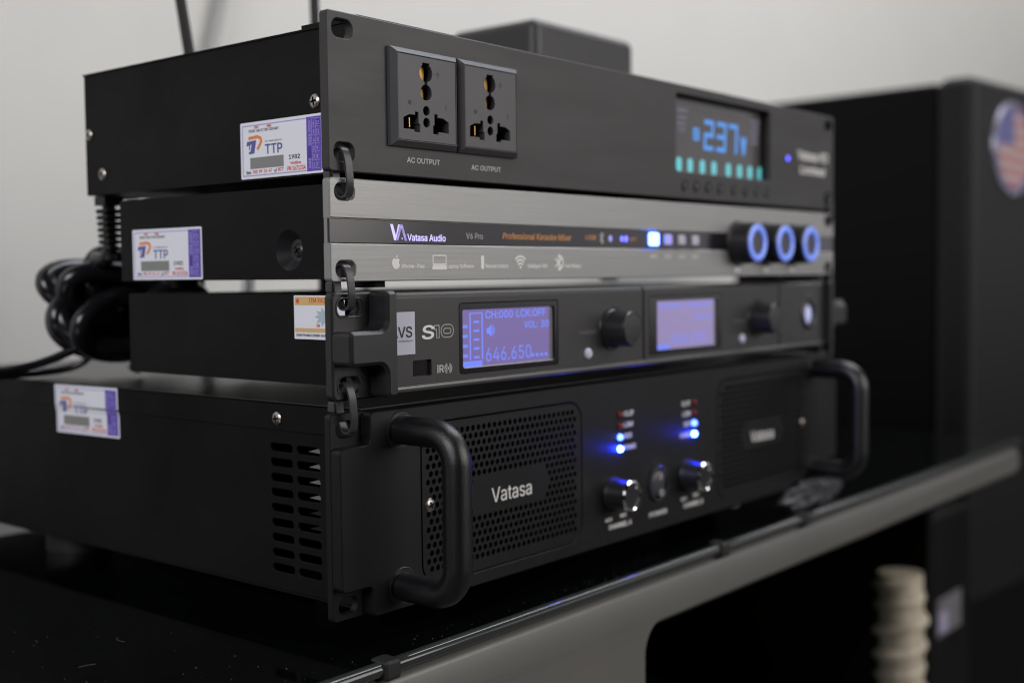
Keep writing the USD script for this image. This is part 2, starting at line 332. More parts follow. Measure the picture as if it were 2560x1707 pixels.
# ================================================================== WARRANTY STICKERS
def seven_seg(ch, x, z, w, h, t):
    segs = {'0': 'abcdef', '1': 'bc', '2': 'abged', '3': 'abgcd', '4': 'fgbc', '5': 'afgcd', '6': 'afgedc', '7': 'abc', '8': 'abcdefg', '9': 'abcdfg', 'E': 'afged'}[ch]
    R = {'a': (x, z+h-t, x+w, z+h), 'g': (x, z+h/2-t/2, x+w, z+h/2+t/2), 'd': (x, z, x+w, z+t), 'f': (x, z+h/2, x+t, z+h), 'b': (x+w-t, z+h/2, x+w, z+h), 'e': (x, z, x+t, z+h/2), 'c': (x+w-t, z, x+w, z+h/2)}
    return unary_union([sbox(*R[s]) for s in segs])
def sticker(parent, x, yL, z0, W=58.0, H=26.0, bend=None, tilt=0.0):
    def put(ms, lift):
        m = cat(ms); m = m.copy(); v = m.vertices.copy(); v[:, 2] = v[:, 2]+lift
        if bend is not None: v[:, 2] += bend(v[:, 0], v[:, 1])
        c, s = math.cos(tilt), math.sin(tilt); v[:, :2] = v[:, :2]@np.array([[c, s], [-s, c]])
        m.vertices = v; return on_side(m, x, yL, z0)
    def grid(p, n=1.5):                                     # cut into small cells so that a wrinkle can bend it
        if bend is None: return flat(p, .06)
        out = []; a, b, c, d = p.bounds
        ys = np.arange(b, d+n, n)
        for k in range(len(ys)-1):
            q = p.intersection(sbox(a-1, ys[k], c+1, ys[k+1]))
            out += [flat(g, .06) for g in polys(q)]
        return out
    s = obj('warranty_sticker', put(grid(rr(0, 0, W, H, .7)), .05), 'paper', parent)
    k = W/58
    S = lambda p: affinity.scale(p, k, H/26, origin=(0, 0))
    fr = sbox(1.3, 1.2, 47, 24.7).difference(sbox(1.8, 1.7, 47.2, 24.2))
    obj('border_line', put(grid(S(fr)), .14), 'lilac', s)
    obj('date_column', put(grid(S(sbox(47.2, 1.0, 56.9, 24.9))), .14), 'purple', s)
    obj('date_marker', put(grid(S(unary_union([sbox(48.0, 6.9, 50.4, 11.8), sbox(53.9, 20.6, 55.9, 23.6)]))), .22), 'purple2', s)
    T = lambda *a, **kw: txt(a[0], a[1]*k, a[2]*H/26, a[3]*H/26, (a[4]*k if len(a) > 4 and a[4] else None), t=.05, **kw)
    def T90(st_, x_, z_, h, w):
        m = txt(st_, 0, 0, h, w, t=.05, bold=True); v = m.vertices.copy(); m.vertices = np.stack([-v[:, 1]+x_, v[:, 0]+z_, v[:, 2]], 1)*np.array([k, H/26, 1]); return m
    gl = unary_union([sbox(50.8, 2.1, 51.05, 24), sbox(53.4, 2.1, 53.6, 24)]+[sbox(50.8, 2.1+i*3.65, 56.2, 2.25+i*3.65) for i in range(7)])
    col = [flat(S(gl), .05), T90('2022', 50.1, 2.3, 1.4, 4.2), T90('2024 2025', 50.1, 12.4, 1.4, 10.8)]
    for i in range(12):
        col.append(T(str(i+1), (51.7 if i < 6 else 54.0), 2.9+(i % 6)*3.65, 1.6, 1.0 if i < 9 else 1.7, bold=True))
    obj('date_grid', put(col, .24), 'lilac', s, smooth=False)
    seven = unary_union([Polygon([(4.9, 17.2), (11.6, 17.6), (10.0, 11.6), (6.1, 11.4), (6.3, 12.5), (7.3, 12.6), (8.3, 15.9), (7.3, 15.8), (6.7, 13.4), (6.1, 13.4), (6.6, 15.4), (4.4, 15.2)])])
    obj('logo_seven', put(grid(S(seven)), .16), 'indigo', s)
    arc = LineString([(6.0, 18.7), (12.6, 19.1), (14.9, 18.3), (15.3, 16.9), (13.9, 14.9), (12.3, 13.3)]).buffer(.72, cap_style=2)
    obj('logo_arc', put(grid(S(arc)), .16), 'orange', s)
    obj('shop_lettering', put([T('TTP', 18.0, 10.9, 4.2, 12.3, bold=True)], .16), 'indigo', s, smooth=False)
    obj('blank_patch', put(grid(S(sbox(7.0, 4.5, 31.0, 9.6))), .18), 'greyink', s)
    obj('small_lettering', put([T('TRUNG TAM VI TINH DIEN MAY', 6, 21.3, 1.25, 22, bold=True), T('CTY TNHH DICH VU', 18, 16.1, .8, 12)], .16), 'greyink', s, smooth=False)
    obj('red_lettering', put([T('BAO', 10.5, 23.0, 1.1, 3, bold=True), T('HANH', 19.6, 22.9, 1.1, 3, bold=True), T('TNS  PP  22-47', 8.6, 2.4, 1.4, 14, bold=True), T('BCT', 27, 2.5, 1.5, 4, bold=True), T('PN 1671234', 33.6, 2.2, 1.9, 12.6, bold=True), T('Hotline', 36, 4.9, 1.3, 7, bold=True)], .16), 'redprint', s, smooth=False)
    obj('black_lettering', put([T('Ban', 4, 2.3, 1.4, 3.4, bold=True), T('gi', 24.2, 2.4, 1.4, 2), T('1982', 34.8, 7.3, 1.9, 7.6, bold=True)], .17), 'ink', s, smooth=False)
    return s

# ================================================================== TOP UNIT: power sequencer
pw = 'black power sequencer on top of the stack, blue voltage display and two mains sockets'
A = thing('power_sequencer', pw, 'power sequencer', (241, 0, 191))
L = 482.6
p = rr(0, 191, L, 257.2, 1.8, 4)
for x in (8.7, L-8.7):
    for z in (250.2, 199.2): p = p.difference(slot(x, z, 11.4, 7.8))
S1 = [(34.4, 203.8, 77.0, 246.6), (78.1, 203.8, 120.7, 246.6)]
for s in S1: p = p.difference(sbox(s[0]+2.2, s[1]+2.2, s[2]-2.2, s[3]-2.2))
p = p.difference(rr(270, 207, 386, 252, 2.5, 4))
BX = [279.6, 292.6, 306.5, 321.2, 338.2, 353.4, 368.0, 382.0]
for x in BX: p = p.difference(circ(x, 198.6, 3.2))
obj('faceplate', front(p, 0, 4.4, .45), 'anod', A)
obj('chassis', Manifold.cube((L-44, 214.2, 63.9)).translate((22, 4.4, 192.3))-Manifold.cube((L-52, 40, 58)).translate((26, 4, 195)), 'powder', A)
obj('lid', cat(box(21.4, L-21.4, 40, 219.2, 256.2, 257.0), box(21.2, L-21.2, 4.4, 40, 256.2, 258.6)), 'powder', A)
screw(A, 'side', 22, 32.8, 224.8, 3.3, .15); screw(A, 'side', 22, 215, 224.6, 3.0, .5); screw(A, 'side', 22, 203.2, 202.9, 3.2, .7)
def socket(x0, z0, x1, z1):
    fz = sbox(x0, z0, x1, z1)
    xc = (x0+x1)/2-.9
    zt = z0+33.0
    H1 = unary_union([sbox(xc-2.2, zt+.8, xc+2.2, z0+37.4), circ(xc, zt, 4.0), circ(xc, zt-8.6, 3.5), sbox(xc-.8, zt-6, xc+.8, zt-3)])
    holes = [H1, circ(xc, z0+16.4, 2.1), circ(xc, z0+11.2, 2.1)]
    N = Polygon([(x0+5.9, z0+7.6), (x0+5.9, z0+12.4), (x0+9.3, z0+13.9), (x0+13.2, z0+14.0), (x0+13.2, z0+15.4), (x0+15.2, z0+15.4), (x0+15.2, z0+10.4), (x0+16.1, z0+10.2), (x0+16.1, z0+6.6), (x0+12.7, z0+6.5), (x0+12.6, z0+7.6)])
    Lh = affinity.scale(N, -1, 1, origin=(xc, 0))
    holes += [N, Lh]
    face = rr(x0+2.8, z0+2.8, x1-2.8, z1-2.8, .2, 2)
    for h in holes: face = face.difference(h)
    s = obj('mains_socket', cat(front(fz.difference(rr(x0+2.6, z0+2.6, x1-2.6, z1-2.6, .1, 2)), -4.2, 6.5, 2.35, True), front(face, -4.0, 6, .12)), 'plastic2', A)
    obj('socket_well', box(x0+2.7, x1-2.7, 10, 11, z0+2.7, z1-2.7), 'black', s)
    cts = [box(xc-.4, xc+2.2, -.5, 5, zt-3, zt+3.3), box(xc+.4, xc+1.9, -.3, 5, zt+3.9, z0+36.6), box(xc-.4, xc+1.8, -.4, 5, zt-11.3, zt-6.4), box(x0+11.6, x0+12.3, -1.6, 6, z0+8.8, z0+13.0)]
    for c_ in cts: obj('brass_contact', c_, 'brass', s)
    obj('engraved_letter', on_front(txt('N', x0+9.0, z0+18.3, 2.0, 1.7), -4.02), 'darkprint', s, smooth=False)
    obj('engraved_letter', on_front(txt('L', x1-9.6, z0+18.3, 2.0, 1.3), -4.02), 'darkprint', s, smooth=False)
    e = unary_union([sbox(xc+6.2, zt+.3, xc+9.2, zt+.6), sbox(xc+6.8, zt-.5, xc+8.6, zt-.2), sbox(xc+7.3, zt-1.3, xc+8.1, zt-1.0), sbox(xc+7.55, zt+.6, xc+7.85, zt+1.8)])
    obj('earth_symbol', on_front(flat(e), -4.02), 'darkprint', s, smooth=False)
for s in S1: socket(*s)
obj('output_lettering', on_front(txt('AC OUTPUT', 46.0, 197.3, 2.25, 21.4, bold=True), -.02), 'greyprint', A, smooth=False)
obj('output_lettering', on_front(txt('AC OUTPUT', 89.0, 196.6, 2.25, 21.6, bold=True), -.02), 'greyprint', A, smooth=False)
w = obj('display_window', box(266, 390, 6.5, 8, 203, 256), 'darkwin', A)
obj('window_frame', front(rr(266, 203, 390, 256, 1).difference(rr(270.3, 207.3, 385.7, 251.7, 2.3, 4)), 4.4, 2.1), 'black', w)
Y = 6.48
dg = []
for ch, x in (('2', 312), ('3', 327.5), ('7', 342)): dg.append(affinity.skew(seven_seg(ch, x, 222.5, 11.5, 18.5, 2.7), xs=4, origin=(x, 222)))
for d in dg: obj('digit', on_front(flat(d), Y), 'digit', w, smooth=False)
obj('digit', on_front(flat(unary_union([LineString([(359.5, 233), (362, 223.5), (364.5, 233)]).buffer(1.4), sbox(360, 224, 364, 232)]).simplify(.05)), Y), 'digit', w, smooth=False)
obj('digit', on_front(flat(unary_union([seven_seg('E', 300, 227.5, 6.5, 7.5, 1.6), sbox(305, 228, 307, 234)])), Y), 'digit', w, smooth=False)
for i, x in enumerate([283.5, 296.3, 310.6, 324.6, 342.5, 357.0, 370.6, 384.0]):
    obj('channel_light', on_front(flat(rr(x-3.0, 207.6, x+3.0, 216.2, 2.4, 4)), Y), 'teal', w, smooth=False)
for i, zz in enumerate((243.5, 239.3, 235.5, 232.0)): obj('caption', on_front(txt('CURRENT' if i % 2 else 'INPUT', 281.5, zz-.6, 2.4, 12.5-i*1.2, bold=True), Y), 'lavprint', w, smooth=False)
for i, zz in enumerate((245.0, 241.5, 238, 234.4, 231)): obj('caption', on_front(txt('TIMER' if i % 2 else 'ALARM', 371.5, zz-.6, 2.3, 12-i*.7, bold=True), Y), 'lavprint', w, smooth=False)
obj('caption', on_front(txt('DIGITAL SEQUENCE POWER', 303, 244.6, 2.2, 56, bold=True), Y), 'dimprint', w, smooth=False)
for x in BX:
    obj('button', lathe_front([(0, .9), (2.1, .8), (2.7, .2), (2.7, -3), (0, -3)], x, .4, 198.6, 20), 'plastic', A)
obj('indicator_light', lathe_front([(0, .8), (1.0, .7), (1.7, .2), (1.9, -1), (0, -1)], 411.5, 0, 223.5, 20), 'leddim', A)
obj('brand_lettering', on_front([txt('Vatasa KD', 426, 224.2, 6.2, 47, bold=True), txt('Limited', 430, 214.6, 5.4, 38, bold=True)], -.02), 'white', A, smooth=False)
sticker(A, 22, 85.6, 193.2, 57.6, 26.2)

# ================================================================== SECOND UNIT: silver karaoke mixer
B = thing('karaoke_mixer', 'silver brushed karaoke mixer with glossy black strip and three blue ringed knobs', 'audio mixer', (241, 0, 144.7))
z0, z1 = 144.9, 188.4
base = rr(0, z0, L, z1, 1.8, 4)
for x in (8.5, L-8.5):
    for z in (182.6, 150.2): base = base.difference(slot(x, z, 11.2, 7.2))
obj('faceplate', cat(front(base.intersection(sbox(-1, z0-1, L+1, 161.0)), 0, 4.1, .4), front(base.intersection(sbox(-1, 171.6, L+1, z1+1)), 0, 4.1, .4), front(sbox(.3, 161.0, L-.3, 171.6), 1.0, 3.1)), 'silver', B)
obj('black_strip', front(sbox(-.2, 161.25, L+.2, 171.35), .35, 1.2, .2), 'gloss', B)
hole = Manifold.cylinder(6, 9.4, 5.2, 40).rotate((0, 90, 0)).translate((21.9, 52.4, 159.4))
ch = cat(Manifold.cube((L-44, 183.7, 42.0)).translate((22, 4.1, 146.0))-hole)
obj('chassis', ch, 'powder', B)
obj('groove_highlight', trimesh.Trimesh(*(lambda P: (P, [(0,1,2),(3,5,4),(0,3,1),(1,3,4),(1,4,2),(2,4,5),(2,5,0),(0,5,3)]))(np.array([(x,y,z) for x in (.5, L-.5) for y,z in ((-.06,160.55),(.95,161.3),(.95,160.55))])), process=False), 'cut', B)  # bright strip added as the highlight along the lower groove bevel
bs = obj('recess_cup', lathe_side([(9.35, .04), (8.9, -.5), (6.5, -3.4), (5.0, -5.3), (0, -5.4)], 22, 52.4, 159.4, 40), 'plastic', B)
screw(B, 'side', 27.6, 52.0, 159.2, 3.4, .6, mat='plastic')
for x, y in ((45, 24), (45, 165), (437, 24), (437, 165)): obj('rubber_foot', lathe_front([(0, 0), (7, 0), (7, 4), (0, 4)], 0, 0, 0).apply_transform(trimesh.transformations.rotation_matrix(math.pi/2, (1, 0, 0))).apply_translation((x, y, 144.9+1.2)), 'rubber', B)
va = [Polygon([(35.2, 169.8), (36.9, 169.8), (38.7, 164.7), (40.2, 169.8), (41.2, 169.8), (38.6, 162.7), (37.6, 162.7)])]
obj('logo_letter', on_front(flat(unary_union(va)), .33), 'logo', B, smooth=False)
ap = Polygon([(38.9, 162.7), (41.5, 169.8), (42.9, 169.8), (45.6, 162.7), (44.2, 162.7), (42.1, 168.2), (40.1, 162.7)])
ap = ap.intersection(unary_union([sbox(38, 162.6+.5*i, 46, 162.93+.5*i) for i in range(16)])).union(circ(42.6, 163.6, .45, 4))
obj('logo_letter', on_front(flat(ap), .33), 'logo2', B, smooth=False)
obj('brand_lettering', on_front(txt('Vatasa Audio', 45.9, 162.75, 2.9, 25.0, bold=True), .33), 'logo', B, smooth=False)
obj('model_lettering', on_front(txt('V6 Pro', 85.2, 164.2, 2.7, 11.8), .33), 'greyprint', B, smooth=False)
obj('title_lettering', on_front(txt('Professional Karaoke Mixer', 111.6, 164.6, 2.9, 55.5, bold=True, shear=.25), .33), 'orangeprint', B, smooth=False)
obj('small_lettering', on_front([txt('USB', 180, 165.4, 2.3, 9.5, bold=True), txt('OPT', 222, 165.0, 2.1, 6.5, bold=True)], .33), 'orangeprint', B, smooth=False)
obj('bluetooth_symbol', on_front(flat(LineString([(193.2, 168), (196.4, 164.6), (194.8, 163.4), (194.8, 169.4), (196.4, 168), (193.2, 164.8)]).buffer(.3)), .33), 'greyprint', B, smooth=False)
for x, s, mt in ((203, 1.7, 'lav'), (214, 1.5, 'leddim'), (218, 1.7, 'leddim')): obj('status_light', on_front(flat(rr(x-s, 166.3-s, x+s, 166.3+s, s*.9, 4)), .33), mt, B, smooth=False)
for x, mt, h in ((245.8, 'cyan', 3.6), (260.8, 'lav', 3.0), (275.8, 'pale', 2.8), (291.2, 'pale', 2.8)):
    b = front(rr(x-h*1.35, 166.6-h, x+h*1.35, 166.6+h, 1.2, 4), -.5, 1.2, .3); obj('button', b, mt, B)
for x, t in ((245.8, 'MIC'), (260.8, 'MUSIC'), (275.8, 'ECHO'), (291.2, 'REC')): obj('button_lettering', on_front(txt(t, x, 156.0, 1.8, 7, anchor='c'), -.02), 'white', B, smooth=False)
# printed icons
def icon(ps, name='icon', mt='white'): obj(name, on_front(flat(unary_union(ps)), -.02), mt, B, smooth=False)
ax, az = 38.2, 152.6
fruit = unary_union([affinity.scale(circ(ax-1.0, az+.2, 1.5, 8), 1, 1.35), affinity.scale(circ(ax+1.0, az+.2, 1.5, 8), 1, 1.35), affinity.scale(circ(ax-.6, az-1.0, 1.2, 8), 1, 1.2), affinity.scale(circ(ax+.6, az-1.0, 1.2, 8), 1, 1.2)]).difference(affinity.scale(circ(ax+2.75, az+.45, 1.05, 8), 1, 1.2)).difference(circ(ax, az+2.55, .5, 5)).difference(circ(ax, az-2.65, .35, 5))
leaf = affinity.rotate(affinity.scale(circ(ax+.5, az+3.1, .45, 6), .75, 1.7), -28)
icon([fruit, leaf], 'fruit_icon')
icon([rr(61.6, 151.9, 70.8, 156.5, .3, 2).difference(sbox(62.1, 152.6, 70.3, 156.0)), Polygon([(61.6, 151.8), (70.8, 151.8), (71.2, 149.9), (61.2, 149.9)])], 'laptop_icon')
icon([rr(95.1, 150.0, 97.3, 156.5, .9, 4)], 'remote_icon')
wf = unary_union([Point(124.8, 150.6).buffer(r+.45, quad_segs=10).difference(Point(124.8, 150.6).buffer(r-.45, quad_segs=10)) for r in (2.2, 3.9, 5.6)]+[circ(124.8, 150.8, .7)]).intersection(Polygon([(124.8, 149.6), (117.5, 158.5), (132, 158.5)]))
icon([wf], 'wireless_icon')
icon([LineString([(153.4, 155), (158.4, 151.3), (156, 149.4), (156, 157), (158.4, 155), (153.4, 151.2)]).buffer(.45), Point(156.2, 153.2).buffer(4.0, quad_segs=10).difference(Point(156.2, 153.2).buffer(3.2, quad_segs=10)).intersection(sbox(156.5, 149, 161, 158))], 'bluetooth_icon')
for t, x, wd in (('iPhone-iPad', 41.6, 14.4), ('Laptop Software', 71.6, 18.4), ('Remote Control', 98.4, 17), ('Intelligent Wifi', 130.4, 16), ('Smart Wireless', 161.3, 14)):
    obj('icon_lettering', on_front(txt(t, x, 150.55, 1.75, wd, bold=True), -.02), 'white', B, smooth=False)
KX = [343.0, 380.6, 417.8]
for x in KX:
    k = obj('knob', lathe_front([(0, 13.2), (8.0, 13.2), (8.2, 13.9), (11.6, 13.9), (12.6, 13.2), (13.2, 1.5), (14.2, .8), (14.2, -1), (0, -1)], x, 0, 165.6, 48), 'plastic', B)
    obj('light_ring', lathe_front([(7.6, 13.7), (7.9, 14.6), (9.6, 15.1), (11.3, 14.6), (11.7, 13.7)], x, 0, 165.6, 48), 'ring', k)
    obj('knob_cap', lathe_front([(0, 13.4), (7.0, 13.4), (7.4, 13.0)], x, 0, 165.6, 40), 'plastic2', k)
    obj('knob_glint', front(rr(x-4.6, 147.4, x+2.6, 150.4, 1.2, 4), -.4, .5), 'white', B)  # white pill paints the bright reflection below each knob ring
sticker(B, 22, 176.8, 146.6, 59.3, 25.8)

# ================================================================== THIRD UNIT: wireless microphone receiver
C = thing('wireless_receiver', 'black wireless microphone receiver with two lit blue screens and chunky rack ears', 'wireless receiver', (241, 0, 92))
FY = -6.0
bodyp = [(20, 97), (-2, 97)]+[(FY+2.6+2.6*math.cos(a)*1.0, 98.6+1.9*math.sin(a)) for a in np.linspace(-math.pi/2, -math.pi, 15)]+[(FY, 100.6), (FY, 135.6)]+[(FY+3.4+3.4*math.cos(a), 137.0+3.2*math.sin(a)) for a in np.linspace(math.pi, math.pi/2, 19)]+[(20, 140.2)]
bp = solid2d(Polygon(bodyp), L-52); bp.vertices = np.stack([bp.vertices[:, 2]+L-26, bp.vertices[:, 0], bp.vertices[:, 1]], 1); bp.fix_normals()
# window openings are cut through the front body
bp.merge_vertices()
if bp.volume < 0: bp.invert()
mm = Manifold(manifold3d.Mesh(np.asarray(bp.vertices, np.float32), np.asarray(bp.faces, np.uint32))) if bp.is_watertight else None
def cut(x0, x1, z0_, z1_, r, d=2.2): return Manifold.extrude(manifold3d.CrossSection([np.asarray(orient(rr(x0, z0_, x1, z1_, r), 1.0).exterior.coords)[:-1]]), 8).rotate((90, 0, 0)).translate((0, FY+d, 0))
if mm is None:
    bp.merge_vertices(); mm = Manifold(manifold3d.Mesh(np.asarray(bp.vertices, np.float32), np.asarray(bp.faces, np.uint32)))
LC1, LC2 = (72.2, 147.4, 101.4, 134.6), (231.0, 311.5, 101.2, 134.4)
for c_ in (LC1, LC2): mm = mm-cut(c_[0], c_[1], c_[2], c_[3], 2.0, 1.3)
mm = mm-cut(41.6, 53.6, 102.6, 109.8, .6, 1.6)
for x in (225.6, 387.5): mm = mm-Manifold.cube((1.6, 4, 60), True).translate((x, FY, 118))
mm = mm-Manifold.cylinder(6, 10.6, 10.6, 40).rotate((90, 0, 0)).translate((430, FY+3, 118))
obj('front_body', mm, 'recvface', C, smooth=False)
obj('chassis', box(22, L-22, 20, 181.7, 98.6, 139.4), 'powder', C)
obj('lower_lip_highlight', tube([(28.7, FY+1.2, 97.6), (L/2, FY+1.2, 97.6), (L-28.7, FY+1.2, 97.6)], 1.7, 16), 'lip_hi', C)  # lip in a lighter tone, painting the light it catches
# rack ears: recessed slotted plate with a raised T-shaped block
def ear(sx):
    X = (lambda x: x) if sx > 0 else (lambda x: L-x)
    def fl(pl): return pl if sx > 0 else affinity.scale(pl, -1, 1, origin=(L/2, 0))
    plate = rr(0, 94.6, 30, 140.6, 3.0, 6).difference(slot(9.2, 133.9, 11.6, 6.6)).difference(slot(9.0, 101.2, 11.6, 6.6))
    e = obj('rack_ear', front(fl(plate), 0, 4.2, .9), 'bracketp', C)
    T = Polygon([(.4, 109.6), (21.5, 109.6), (21.5, 95.2), (28.6, 95.2), (28.6, 140.8), (21.5, 140.8), (21.5, 124.2), (.4, 124.2)])
    T = T.buffer(-2.2, quad_segs=6).buffer(2.2, quad_segs=6).buffer(4.5, quad_segs=8).buffer(-4.5, quad_segs=8)
    V = [front(fl(T.buffer(.9*(1-math.sin(a))*1.2-.0, quad_segs=4)), -11+2.6*(1-math.sin(a)) if i else -11, 1.0) for i, a in enumerate([])]
    obj('ear_block', cat(front(fl(T), -11, 11.5, 1.5)), 'bracketp', e)
    for zz in (133.9, 101.2):
        rim = rr(2.2, zz-4.4, 18.6, zz+4.4, 3.6, 6).difference(rr(3.0, zz-3.7, 17.8, zz+3.7, 3.2, 6)); obj('slot_rim', front(fl(rim), -.35, .5, .15), 'bracketp', e)
ear(1); ear(-1)
obj('side_knob', lathe_front([(0, 5), (4.6, 4.6), (5.8, 3.4), (5.8, 0), (0, 0)], 488, 0, 121, 24), 'plastic2', C)
lab = obj('maker_label', on_front(flat(sbox(25, 112.7, 43.2, 131.4)), FY-.02), 'pearl', C)
obj('label_lettering', on_front([txt('AVS', 27.8, 120.3, 4.6, 13.6, bold=True), txt('Best Choice', 26.5, 118.3, .9, 15)], FY-.12), 'darkprint', lab, smooth=False)
obj('model_lettering', on_front([txt('S', 47.4, 119.0, 5.9, 7.9, bold=True, shear=.12)], FY-.02), 'white', C, smooth=False)
def outline(s, x, z, h, w):
    m = txt(s, x, z, h, w); 
    tri2 = m.triangles[np.abs(m.triangles_cross[:, 2]) > 1e-9]
    pg = unary_union([Polygon(t[:, :2]).buffer(1e-4) for t in tri2 if Polygon(t[:, :2]).area > 1e-7]); return pg
one = unary_union([Polygon([(55.6, 124.9), (59.0, 124.9), (59.0, 119.0), (57.0, 119.0), (57.0, 122.8), (55.6, 122.8)])])
zer = rr(59.9, 119.0, 68.6, 125.1, 3.0, 6)
ol = unary_union([one.difference(one.buffer(-.35)), zer.difference(zer.buffer(-.35)), zer.buffer(-1.7).difference(zer.buffer(-2.05))])
obj('model_lettering', on_front(flat(ol), FY-.02), 'greyprint', C, smooth=False)
obj('infrared_window', box(41, 54.2, FY+1.5, FY+2.5, 102.2, 110.2), 'gloss', C)
obj('infrared_lettering', on_front([txt('iR', 57.2, 103.4, 3.3, 4.4, bold=True), flat(unary_union([circ(64.6, 105, .6, 5)]+[Point(64.6, 105).buffer(r+.22).difference(Point(64.6, 105).buffer(r-.22)).difference(sbox(64.6-.9*r, 100, 64.6+.9*r, 110).intersection(Polygon([(64.6, 105), (64.6-3, 112), (64.6+3, 112)]).union(Polygon([(64.6, 105), (64.6-3, 98), (64.6+3, 98)])))) for r in (1.4, 2.3)]))], FY-.02), 'greyprint', C, smooth=False)
def screen(c_, act, mats, detail):
    x0, x1, z0_, z1_ = c_
    bz = rr(x0+.3, z0_+.3, x1-.3, z1_-.3, 1.8).difference(rr(*act, 1.0))
    s = obj('screen_bezel', front(bz, FY+.1, 1.2, .3), 'gloss', C)
    YY = FY+1.25
    obj('screen', box(act[0]-.4, act[2]+.4, YY, YY+.4, act[1]-.4, act[3]+.4), mats, s)
    obj('screen_edge', on_front(flat(sbox(act[2]-2.8, act[1], act[2]+.3, act[3]), .05), YY), 'lcdedge', s, smooth=False)
    Y2 = YY-.02; xa, za, xb, zb = act; wd, ht = xb-xa-3, zb-za
    U = lambda u, v: (xa+u*wd, za+v*ht)
    def T(t, u, v, h, w_, **k): return txt(t, *U(u, v), h*ht, w_*wd, t=.05, **k)
    if detail:
        obj('frequency_digits', on_front(T('646.650', .26, .07, .24, .52), Y2), 'lcdtext', s, smooth=False)
        obj('screen_lettering', on_front([T('CH:000', .26, .83, .13, .31, bold=True), T('LCK:OFF', .61, .83, .13, .35, bold=True), T('VOL:', .70, .62, .12, .16, bold=True), T('30', .90, .62, .12, .1, bold=True), T('....', .78, .09, .25, .2, bold=True)], Y2), 'lcdtext', s, smooth=False)
        spk = unary_union([Polygon([U(.27, .56), U(.29, .56), U(.325, .50), U(.325, .72), U(.29, .66), U(.27, .66)]), sbox(*U(.335, .52), *U(.345, .70)), sbox(*U(.352, .56), *U(.36, .66))])
        bars = [sbox(*U(.085, .12), *U(.10, .93)), sbox(*U(.215, .12), *U(.23, .93)), sbox(*U(.085, .92), *U(.23, .94))]
        for i in range(4): bars.append(sbox(*U(.015, .17+i*.17), *U(.065, .225+i*.17)))
        for i in range(5): bars.append(sbox(*U(.13, .14+i*.155), *U(.19, .18+i*.155)))
        obj('level_scale', on_front(flat(unary_union(bars+[spk]), .05), Y2), 'lcdtext', s, smooth=False)
        obj('mode_bar', on_front([flat(sbox(*U(0, 0), *U(.22, .10)), .05)], Y2), 'lcdtext', s, smooth=False)
    else:
        obj('screen_lettering', on_front([T('CH:001  LCK:OFF', .05, .84, .1, .9, bold=True), T('VOL 30', .65, .58, .1, .3, bold=True), T('684.250', .25, .1, .2, .6)], Y2), 'lcd3', s, smooth=False)
        obj('mode_bar', on_front([flat(sbox(*U(0, 0), *U(.22, .10)), .05)], Y2), 'lcdtext', s, smooth=False)
screen(LC1, (75.2, 104.4, 144.2, 131.2), 'lcd', True)
screen(LC2, (240.0, 103.6, 311.0-3.5, 131.4), 'lcd2', False)
def rknob(x, xb):
    k = obj('tuning_knob', lathe_front([(0, 13.6), (7.9, 13.6), (8.8, 13.3), (9.4, 12.4), (9.8, 1.5), (10.6, .6), (10.6, -1), (0, -1)], x, FY, 117.8, 48), 'plastic', C)
    obj('knob_rim', lathe_front([(8.0, 13.62), (8.5, 13.7), (9.0, 13.4), (8.6, 13.3)], x, FY, 117.8, 48), 'bracketp', k)
    obj('knob_bezel', lathe_front([(10.7, -.2), (10.9, .7), (12.0, .7), (12.3, -.2)], x, FY, 117.8, 48), 'bracketp', C)
    obj('small_button', lathe_front([(0, 2.0), (2.0, 1.8), (2.9, .9), (2.9, -1), (0, -1)], xb, FY, 105.6, 24), 'pearl', C)
    obj('knob_lettering', on_front(txt('TUNE/SET', x-31, 115.9, 1.7, 17), FY-.02), 'dimprint', C, smooth=False)
rknob(195.5, 172.4); rknob(357.5, 336.6)
obj('power_button', lathe_front([(0, 1.4), (4.5, 1.2), (6.6, .2), (7.2, -1), (7.2, -3), (0, -3)], 430, FY+1, 118, 32), 'powerbtn', C)
obj('power_button_ring', lathe_front([(7.3, -3), (7.3, 1.4), (8.4, 1.8), (10.4, .6), (10.4, -2)], 430, FY, 118, 40), 'plastic', C)
obj('power_lettering', on_front([txt('POWER', 425.5, 130.8, 2.0, 9.5), txt('ON/OFF', 425.5, 104.2, 1.8, 9)], FY-.02), 'dimprint', C, smooth=False)
# approval sticker on the side, half hidden by the rack ear
def side2(ms, x, y, z): return on_side(cat(ms), x, y, z)
sl = obj('approval_sticker', side2(flat(rr(0, 0, 34, 19.8, .5), .06), 21.95, 49.7, 119.0), 'paper', C)
obj('sticker_band', side2(flat(unary_union([sbox(.6, 15.4, 33.4, 19.2), sbox(.6, 3.2, 33.4, 5.0)]), .05), 21.86, 49.7, 119), 'gold', sl)
obj('sticker_lettering', side2([txt('TEM XAC NHAN', 10.2, 16.6, 2.0, 19, bold=True, t=.05), flat(circ(2.6, 17.3, 1.1), .05), txt('SN', 15.2, 5.6, 1.4, 2.2, bold=True, t=.05)], 21.80, 49.7, 119), 'redprint', sl, smooth=False)
star = Polygon([((20+(6.2 if i % 2 else 3.6)*math.cos(i*math.pi/9)), 10.2+(4.3 if i % 2 else 2.6)*math.sin(i*math.pi/9)) for i in range(18)])
obj('sticker_emblem', side2(flat(star, .05), 21.84, 49.7, 119), 'skyink', sl, smooth=False)
obj('sticker_small_lettering', side2([txt('SAN PHAM CHINH HANG', 1.4, 1.3, 1.1, 22, bold=True, t=.05)], 21.82, 49.7, 119), 'ink', sl, smooth=False)
